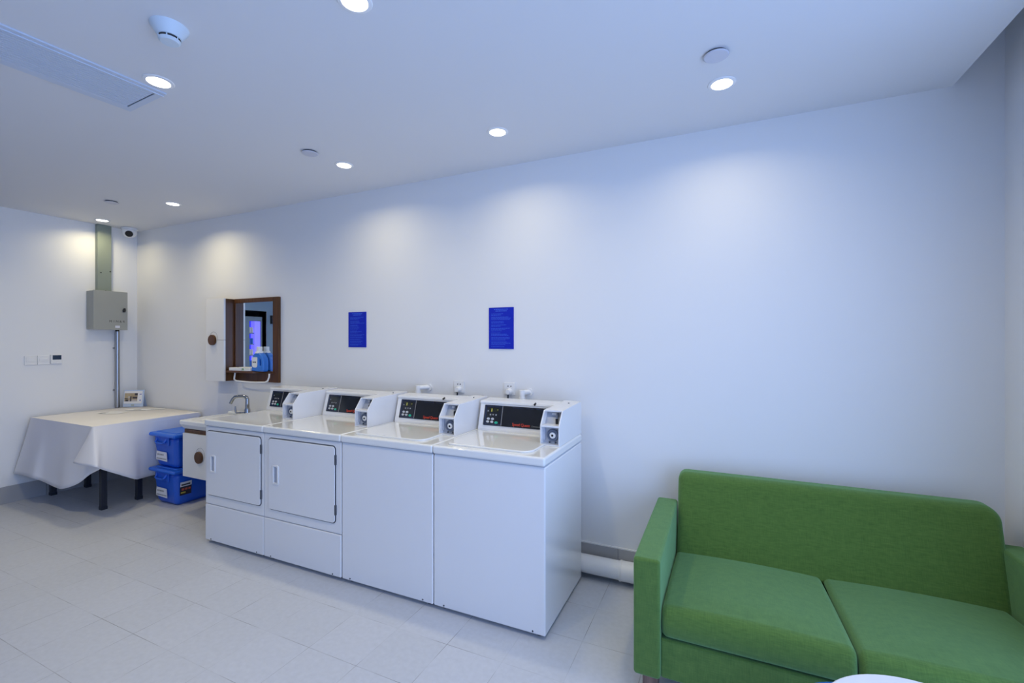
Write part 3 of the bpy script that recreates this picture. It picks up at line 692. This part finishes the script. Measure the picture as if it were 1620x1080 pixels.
# ------------------------------------------------------------------ sink vanity
t = thing('vanity_unit', 'wall hung vanity with white basin top and cream drawer left of the dryers', 'vanity', (-3.87, 2.62, 0.31))
vx0, vx1 = -4.278, -3.472
def basin_fn(p):
    q = p.copy()
    if p.z < 0.765:
        k = (0.765 - p.z) / 0.05
        if p.y < 2.5: q.y += 0.03 * min(1, k)
        if p.x < -4.15: q.x += 0.03 * min(1, k)
        if p.x > -3.6: q.x -= 0.01 * min(1, k)
    if p.z > 0.785 and -4.10 < p.x < -3.62 and 2.45 < p.y < 2.76:
        f = min(1, min(p.x + 4.10, -3.62 - p.x, p.y - 2.45, 2.76 - p.y) / 0.06); q.z -= 0.04 * f
    return q
obj('basin', MB().rbox(vx0, vx1, 2.376, 2.871, 0.722, 0.80, 0.012, 22, 3, basin_fn), 'ceramic', t)
obj('carcass', MB().box(-4.245, vx1 - 0.006, 2.402, 2.871, 0.312, 0.722, 0.002), 'walnut', t)
df = obj('drawer_front', MB().box(-4.236, vx1 - 0.004, 2.382, 2.400, 0.318, 0.692, 0.003), 'gloss', t)
obj('drawer_groove', MB().plate([circ(-3.99, 0.522, 0.062), circ(-3.99, 0.522, 0.058)[::-1]], 0.001, 0, 1, F(2.3816)), 'groove', df, smooth=0)
obj('knob', MB().cyl((-3.998, 2.382, 0.502), (-3.998, 2.364, 0.502), 0.050, n=36, bev=0.004), 'walnut', df)
t = thing('tap', 'chrome mixer tap with angled spout on the basin', 'tap', (-3.922, 2.75, 0.80))
fx, fy = -3.918, 2.75
obj('stand', MB().lathe([(0.034, 0), (0.034, 0.006), (0.026, 0.02), (0.024, 0.06), (0.017, 0.082), (0, 0.082)], (fx, fy, 0.798), 24), 'chrome', t)
obj('spout', MB().tube([(fx, fy, 0.86), (fx, fy, 0.90), (fx + 0.0, fy, 0.955), (fx - 0.008, fy - 0.003, 0.972), (fx - 0.03, fy - 0.01, 0.981), (fx - 0.08, fy - 0.028, 0.981), (fx - 0.112, fy - 0.04, 0.975), (fx - 0.130, fy - 0.048, 0.955), (fx - 0.150, fy - 0.056, 0.915)], [0.019, 0.018, 0.016, 0.016, 0.0155, 0.014, 0.014, 0.014, 0.014], 16), 'chrome', t)
obj('lever', MB().tube([(fx - 0.02, fy - 0.01, 0.832), (fx - 0.075, fy - 0.05, 0.832), (fx - 0.082, fy - 0.054, 0.842), (fx - 0.084, fy - 0.056, 0.895)], [0.012, 0.010, 0.009, 0.006], 12), 'chrome', t)
obj('soap_block', MB().box(0, 0.1, 0, 0.1, 0, 0.1), 'ceramic', t) if False else None
tag(obj('soap_dish', MB().rbox(-4.215, -4.05, 2.76, 2.83, 0.799, 0.826, 0.010, 4, 3), 'ceramic', origin=(-4.13, 2.80, 0.80)), 'low white soap block at the back of the basin beside the tap', 'soap dish')

# ------------------------------------------------------------------ stacked storage bins
def bin_(z0, zt, label, sticker):
    t = thing('storage_bin', label, 'storage bin', (-4.60, 2.62, z0), 'blue storage bins')
    cx, xw, y0, y1 = -4.597, 0.177, 2.435, 2.80
    h = zt - z0
    def fn(p):
        k = (p.z - z0) / h - 1.0
        s = 1 + 0.14 * k
        return Vector((cx + (p.x - cx) * s, 2.63 + (p.y - 2.63) * s, p.z))
    body = obj('tub', MB().rbox(cx - xw, cx + xw, y0 - 0.014, y1, z0, zt - 0.035, 0.045, 4, 5, fn), 'bin', t)
    lid = obj('lid', MB().rbox(cx - xw - 0.022, cx + xw + 0.022, y0 - 0.036, y1 + 0.022, zt - 0.040, zt - 0.006, 0.016, 4, 4), 'binlid', t)
    obj('lid_panel', MB().rbox(cx - xw + 0.02, cx + xw - 0.02, y0 + 0.01, y1 - 0.02, zt - 0.016, zt, 0.007, 4, 3), 'binlid', lid)
    hm = MB().tube([(cx - 0.085, y0 - 0.010, zt - 0.05), (cx - 0.080, y0 - 0.034, zt - 0.085), (cx - 0.05, y0 - 0.036, zt - 0.095), (cx + 0.02, y0 - 0.036, zt - 0.095), (cx + 0.05, y0 - 0.034, zt - 0.085), (cx + 0.055, y0 - 0.010, zt - 0.05)], 0.009, 10)
    obj('handle', hm, 'bin', t)
    obj('handle_plate', MB().box(cx - 0.12, cx + 0.09, y0 - 0.018, y0 - 0.008, zt - 0.115, zt - 0.035, 0.006), 'bin', t)
    zz = z0 + h * 0.33
    yf = y0 - 0.006
    L = Matrix.Translation((cx - 0.038, yf - 0.0015, zz)) @ Matrix.Rotation(math.radians(-3.2), 4, 'X')
    lab = obj('label', MB().prism([(-0.080, -0.036), (0.092, -0.044), (0.076, 0.036), (-0.080, 0.040)], -0.001, 0.001, 'Y', M=L), 'paperblue', t, smooth=0)
    rnd = random.Random(int(zt * 1000)); lm = MB()
    for x0, x1, z, hh in ((-0.062, 0.036, 0.004, 0.014), (-0.072, 0.078, -0.030, 0.011)):
        x = x0
        while x < x1:
            l = rnd.uniform(0.008, 0.02); lm.box(x, min(x + l, x1), -0.0016, -0.0009, z, z + hh, M=L); x += l + 0.004
    obj('label_print', lm, 'greytext', lab, smooth=0)
    if sticker:
        X = cx + xw * 0.955 + 0.001
        A = Matrix.Translation((X, 2.515, z0 + 0.150)) @ Matrix.Rotation(math.radians(4.6), 4, 'Y')
        st = obj('sticker', MB().box(-0.001, 0.0012, -0.047, 0.05, -0.06, 0.018, M=A), 'labeldark', t, smooth=0)
        obj('sticker_heading', MB().box(0.0, 0.0018, -0.047, 0.05, 0.019, 0.060, M=A), 'paperblue', st, smooth=0)
        obj('heading_print', MB().box(0.001, 0.0024, -0.038, 0.038, 0.028, 0.042, M=A), 'inkgrey', st, smooth=0)
        sp = MB()
        for k in range(3): sp.box(0.001, 0.002, -0.034 + k * 0.028, -0.014 + k * 0.028, -0.016, 0.002, M=A)
        obj('red_print', sp, 'red', st, smooth=0)
        obj('yellow_print', MB().box(0.001, 0.002, -0.040, 0.0, -0.043, -0.030, M=A), 'yellow', st, smooth=0)
bin_(0.0, 0.333, 'lower blue plastic bin with two labels standing on the floor', True)
bin_(0.333, 0.655, 'upper blue plastic bin stacked on the other beside the vanity', False)

# ------------------------------------------------------------------ table, cloth and papers
tx0, tx1, ty0, ty1, tz = -5.885, -4.765, 1.985, 2.850, 0.765
t = thing('side_table', 'table on black metal legs hidden under a white cloth', 'table', (-5.33, 2.4, 0))
obj('table_top', MB().box(tx0, tx1, ty0, ty1, tz - 0.03, tz - 0.003, 0.003), 'tablewhite', t)
for x, y in ((-4.955, 2.135), (-4.975, 2.415), (-5.865, 2.135), (-5.865, 2.40)):
    obj('leg', MB().box(x - 0.021, x + 0.021, y - 0.021, y + 0.021, 0.028, tz - 0.03, 0.003), 'blackmetal', t)
    obj('foot_cap', MB().box(x - 0.024, x + 0.024, y - 0.024, y + 0.024, 0, 0.03, 0.004), 'blackmetal', t)
obj('apron', MB().box(-5.865, -4.955, 2.12, 2.14, tz - 0.09, tz - 0.03).box(-5.865, -4.955, 2.40, 2.42, tz - 0.09, tz - 0.03), 'blackmetal', t)
def cloth():
    b = bmesh.new()
    T = [(-5.885, 1.985), (-5.78, 1.985), (-5.62, 1.985), (-5.50, 1.985), (-5.30, 1.985), (-5.12, 1.985), (-4.98, 1.985), (-4.88, 1.985), (-4.82, 1.985),
         (-4.790, 1.984), (-4.778, 1.984), (-4.770, 1.985), (-4.765, 1.990), (-4.765, 2.05), (-4.765, 2.16), (-4.765, 2.26), (-4.765, 2.34), (-4.765, 2.44), (-4.765, 2.60), (-4.765, 2.850)]
    Bt = [(-5.925, 1.885, .262), (-5.80, 1.900, .262), (-5.60, 1.895, .262), (-5.50, 1.935, .232), (-5.30, 1.945, .205), (-5.12, 1.930, .220), (-4.96, 1.965, .275), (-4.83, 1.990, .360), (-4.70, 2.010, .425),
          (-4.74, 1.960, .455), (-4.880, 1.905, .475), (-4.76, 1.895, .475), (-4.61, 1.935, .462), (-4.63, 1.99, .425), (-4.67, 2.12, .345), (-4.72, 2.26, .262), (-4.80, 2.34, .235), (-4.85, 2.44, .225), (-4.85, 2.60, .225), (-4.85, 2.850, .225)]
    # resample both rows smoothly along the edge
    def cr(P, s):
        i = min(int(s), len(P) - 2); f = s - i
        p = [P[max(0, min(len(P) - 1, i + k))] for k in (-1, 0, 1, 2)]
        return Vector([0.5 * (2 * b_ + (c - a) * f + (2 * a - 5 * b_ + 4 * c - d) * f * f + (3 * b_ - a - 3 * c + d) * f ** 3) for a, b_, c, d in zip(*p)])
    T3 = [(x, y, tz) for x, y in T]
    N = (len(T) - 1) * 6; R = 16; rows = []
    for r in range(R + 1):
        v = r / R; row = []
        for k in range(N + 1):
            s = k / 6.0
            A = Vector(T3[int(s)]).lerp(Vector(T3[min(int(s) + 1, len(T3) - 1)]), s - int(s)); B = cr(Bt, s)
            # starts vertical over a soft edge, then swings to the hem
            g = v ** 1.12
            p = Vector((A.x + (B.x - A.x) * g, A.y + (B.y - A.y) * g, A.z + (B.z - A.z) * v))
            if r == 0: p.z = tz + 0.002
            row.append(b.verts.new(p))
        rows.append(row)
    for r in range(R):
        for k in range(N): b.faces.new((rows[r][k], rows[r + 1][k], rows[r + 1][k + 1], rows[r][k + 1]))
    edge = rows[0]
    bk = [b.verts.new((tx1 + (tx0 - tx1) * i / 6, ty1, tz + 0.002)) for i in range(1, 7)]
    b.faces.new(edge + bk)
    bmesh.ops.triangulate(b, faces=[f for f in b.faces if len(f.verts) > 4])
    bmesh.ops.recalc_face_normals(b, faces=b.faces[:])
    return b
mb = MB(); mb._merge(cloth())
o = obj('tablecloth', mb, 'cloth', origin=(-5.33, 2.4, tz), smooth=50)
tag(o, 'white tablecloth hanging in folds over the table in the corner', 'tablecloth')
md = o.modifiers.new('thickness', 'SOLIDIFY'); md.thickness = 0.0025; md.offset = 1.0
TZ = tz + 0.006
# standing picture card
fl, fr_ = Vector((-5.868, 2.700)), Vector((-5.690, 2.800))
e = (fr_ - fl).normalized(); nrm = Vector((e.y, -e.x))
FM = Matrix(((e.x, 0, -nrm.x * -1, fl.x), (e.y, 0, nrm.y, fl.y), (0, 1, 0, TZ), (0, 0, 0, 1))) @ Matrix.Rotation(math.radians(-8), 4, 'X')
wd, hd = (fr_ - fl).length, 0.185
t = thing('picture_stand', 'small white desk calendar with a room picture, standing on the tablecloth', 'desk calendar', ((fl.x + fr_.x) / 2, (fl.y + fr_.y) / 2, TZ))
obj('card', MB(FM).box(0, wd, 0.003, hd, -0.003, 0.003, 0.001), 'frameblue', t)
obj('page', MB(FM).box(0.006, wd - 0.016, 0.038, hd - 0.012, 0.003, 0.0040), 'paper', t, smooth=0)
pic = obj('picture', MB(FM).box(0.010, 0.142, 0.062, 0.150, 0.0040, 0.0046), 'photo_sky', t, smooth=0)
pd = MB(FM).box(0.022, 0.052, 0.062, 0.080, 0.0046, 0.0050).box(0.068, 0.082, 0.062, 0.116, 0.0046, 0.0050).box(0.092, 0.140, 0.092, 0.112, 0.0046, 0.0050).box(0.112, 0.142, 0.126, 0.150, 0.0046, 0.0050).box(0.010, 0.045, 0.086, 0.096, 0.0046, 0.0050)
obj('picture_shadows', pd, 'photo_dark', pic, smooth=0)
obj('picture_floor', MB(FM).box(0.052, 0.140, 0.062, 0.082, 0.0046, 0.0048).box(0.045, 0.066, 0.096, 0.118, 0.0046, 0.0048), 'photo_pale', pic, smooth=0)
obj('logo_mark', MB(FM).box(0.160, 0.182, 0.136, 0.142, 0.0040, 0.0046).box(0.166, 0.176, 0.068, 0.080, 0.0040, 0.0046), 'signblue', t, smooth=0)
obj('tab', MB(FM).box(0.085, 0.115, 0.018, 0.026, 0.003, 0.005), 'yellowgreen', t, smooth=0)
sup = MB(); P = [fl.lerp(fr_, 0.85), fl.lerp(fr_, 0.15)]
ln = Vector((math.sin(math.radians(8)), 0))
def q(s, h, back): 
    p = fl.lerp(fr_, s) - nrm * back; return (p.x, p.y, TZ + h)
bk = bmesh.new()
vs = [bk.verts.new(q(*a)) for a in ((0.05, 0.17, 0.026), (0.95, 0.17, 0.026), (0.95, 0.0, 0.075), (0.05, 0.0, 0.075), (0.05, 0.17, 0.029), (0.95, 0.17, 0.029), (0.95, 0.0, 0.078), (0.05, 0.0, 0.078))]
for f in ((0, 1, 2, 3), (7, 6, 5, 4), (0, 4, 5, 1), (1, 5, 6, 2), (2, 6, 7, 3), (3, 7, 4, 0)): bk.faces.new([vs[i] for i in f])
bmesh.ops.recalc_face_normals(bk, faces=bk.faces[:])
sup._merge(bk); obj('back_flap', sup, 'frameblue', t, smooth=0)
def sheet(x, y, w, h, ang, label, marks, k):
    M_ = Matrix.Translation((x, y, TZ + 0.0004 + 0.0012 * k)) @ Matrix.Rotation(ang, 4, 'Z')
    t = thing('paper_sheet', label, 'paper', (x, y, TZ), 'loose papers on the tablecloth')
    s_ = obj('sheet', MB(M_).box(-w / 2, w / 2, -h / 2, h / 2, 0, 0.001), 'paper', t, smooth=0)
    m_ = MB(M_)
    for a in marks: m_.box(*a, 0.001, 0.0014)
    obj('print', m_, 'greytext', t, smooth=0)
sheet(-5.50, 2.46, 0.21, 0.16, 0.3, 'white leaflet with a dark corner nearest the front of the table', [(-0.10, -0.02, -0.075, -0.06), (-0.10, -0.085, -0.06, 0.02)], 0)
sheet(-5.50, 2.665, 0.22, 0.13, 0.55, 'printed leaflet lying in front of the desk calendar', [(-0.09, 0.10, -0.060, -0.042), (-0.05, 0.02, 0.0, 0.02)], 0)
sheet(-5.36, 2.785, 0.13, 0.07, 0.5, 'small pale card lying right of the desk calendar', [(-0.06, 0.06, -0.032, -0.028), (0.055, 0.06, -0.03, 0.03)], 0)

# ------------------------------------------------------------------ sofa
t = thing('sofa', 'green linen two seat sofa with wooden feet against the wall', 'sofa', (0.43, 2.3, 0))
def arm_fn(p): return p
obj('arm', MB().rbox(-0.330, -0.224, 1.900, 2.700, 0.121, 0.600, 0.014, 6, 4), 'linen', t)
obj('arm', MB().rbox(1.082, 1.180, 1.900, 2.700, 0.121, 0.600, 0.014, 6, 4), 'linen', t)
obj('base', MB().rbox(-0.226, 1.084, 1.922, 2.690, 0.121, 0.282, 0.010, 6, 3), 'linen', t)
def seat_fn(x0, x1):
    def f(p):
        q = p.copy()
        if p.z > 0.36:
            u = (p.x - x0) / (x1 - x0); v = (p.y - 1.912) / (2.60 - 1.912)
            c = max(0, 4 * u * (1 - u)) * max(0, min(1, 4 * v * (1 - v) + 0.35))
            q.z += 0.016 * c - 0.050 * max(0, v) ** 1.3
        if p.y < 1.97:
            w = (p.z - 0.284) / 0.13
            q.y -= 0.012 * math.sin(PI * max(0, min(1, w)))
            if w > 0.5: q.y += 0.020 * (w - 0.5)
        return q
    return f
for a, b in ((-0.221, 0.4265), (0.4305, 1.079)):
    obj('seat_cushion', MB().rbox(a, b, 1.918, 2.600, 0.285, 0.412, 0.026, 12, 4, seat_fn(a, b)), 'linen', t)
def back_fn(p):
    # p: x along, y depth, z up ; lean the front face back as it rises
    q = p.copy(); k = (p.z - 0.30) / 0.46
    if p.y < 2.70: q.y += 0.125 * k + 0.010 * math.sin(PI * max(0, min(1, k)))  * -1
    else: q.y += 0.030 * k
    return q
BMx = Matrix(((1, 0, 0, 0), (0, 0, -1, 2.64), (0, 1, 0, 0), (0, 0, 0, 1)))
obj('backrest', MB().plate([rrect(-0.218, 1.098, 0.30, 0.762, (0.01, 0.01, 0.062, 0.042), 10)], 0.20, 0.030, 5, BMx, back_fn), 'linen', t, smooth=50)
for x in (-0.268, 1.12):
    for y in (1.965, 2.62):
        obj('foot', MB().prism([(x - 0.030, y - 0.028), (x + 0.030, y - 0.028), (x + 0.030, y + 0.028), (x - 0.030, y + 0.028)], 0, 0.122, 'Z', 0.002), 'legwood', t)

# ------------------------------------------------------------------ little round table in front of the sofa
rx, ry, rr = 0.527, 1.498, 0.276
t = thing('round_table', 'small round white table top at the bottom edge, in front of the sofa', 'table', (rx, ry, 0))
obj('table_top', MB().lathe([(0, 0.420), (rr - 0.01, 0.420), (rr, 0.426), (rr, 0.446), (rr - 0.006, 0.45), (0, 0.45)], (rx, ry, 0), 72), 'tablewhite', t)
for a in (85, 0, -85):
    c_, s_ = math.cos(math.radians(a)), math.sin(math.radians(a))
    obj('leg', MB().cyl((rx + 0.24 * c_, ry + 0.24 * s_, 0), (rx + 0.19 * c_, ry + 0.19 * s_, 0.421), 0.011, 0.015, 16), 'plastic', t)
t = thing('round_stool', 'blue round stool peeking out from under the white table top', 'stool', (0.383, 1.5395, 0))
obj('seat', MB().lathe([(0, 0.36), (0.185, 0.36), (0.198, 0.372), (0.200, 0.395), (0.192, 0.412), (0.17, 0.418), (0, 0.418)], (0.383, 1.5395, 0), 56), 'tableblue', t)
for a in (45, 135, 225, 315):
    c_, s_ = math.cos(math.radians(a)), math.sin(math.radians(a))
    obj('leg', MB().cyl((0.383 + 0.17 * c_, 1.5395 + 0.17 * s_, 0), (0.383 + 0.13 * c_, 1.5395 + 0.13 * s_, 0.362), 0.012, 0.015, 16), 'blackmetal', t)

# ------------------------------------------------------------------ daylight and view
wd_ = bpy.data.worlds.new('daylight'); SC.world = wd_; wd_.use_nodes = True
bg = wd_.node_tree.nodes['Background']; bg.inputs[0].default_value = (0.350, 0.535, 1.0, 1); bg.inputs[1].default_value = 4.9
pl = bpy.data.lights.new('window_portal', 'AREA'); pl.shape = 'RECTANGLE'; pl.size = WY1 - WY0; pl.size_y = WZ1 - WZ0; pl.cycles.is_portal = True
po = bpy.data.objects.new('window_portal', pl); COL.objects.link(po); po.location = (XR + 0.12, (WY0 + WY1) / 2, (WZ0 + WZ1) / 2); po.rotation_euler = (PI / 2, 0, PI / 2)
vs_ = SC.view_settings
vs_.view_transform = 'Standard'; vs_.look = 'None'; vs_.gamma = 1.0; vs_.use_curve_mapping = False; vs_.exposure = 0.0
SC.display_settings.display_device = 'sRGB'
SC.cycles.max_bounces = 10; SC.cycles.diffuse_bounces = 6
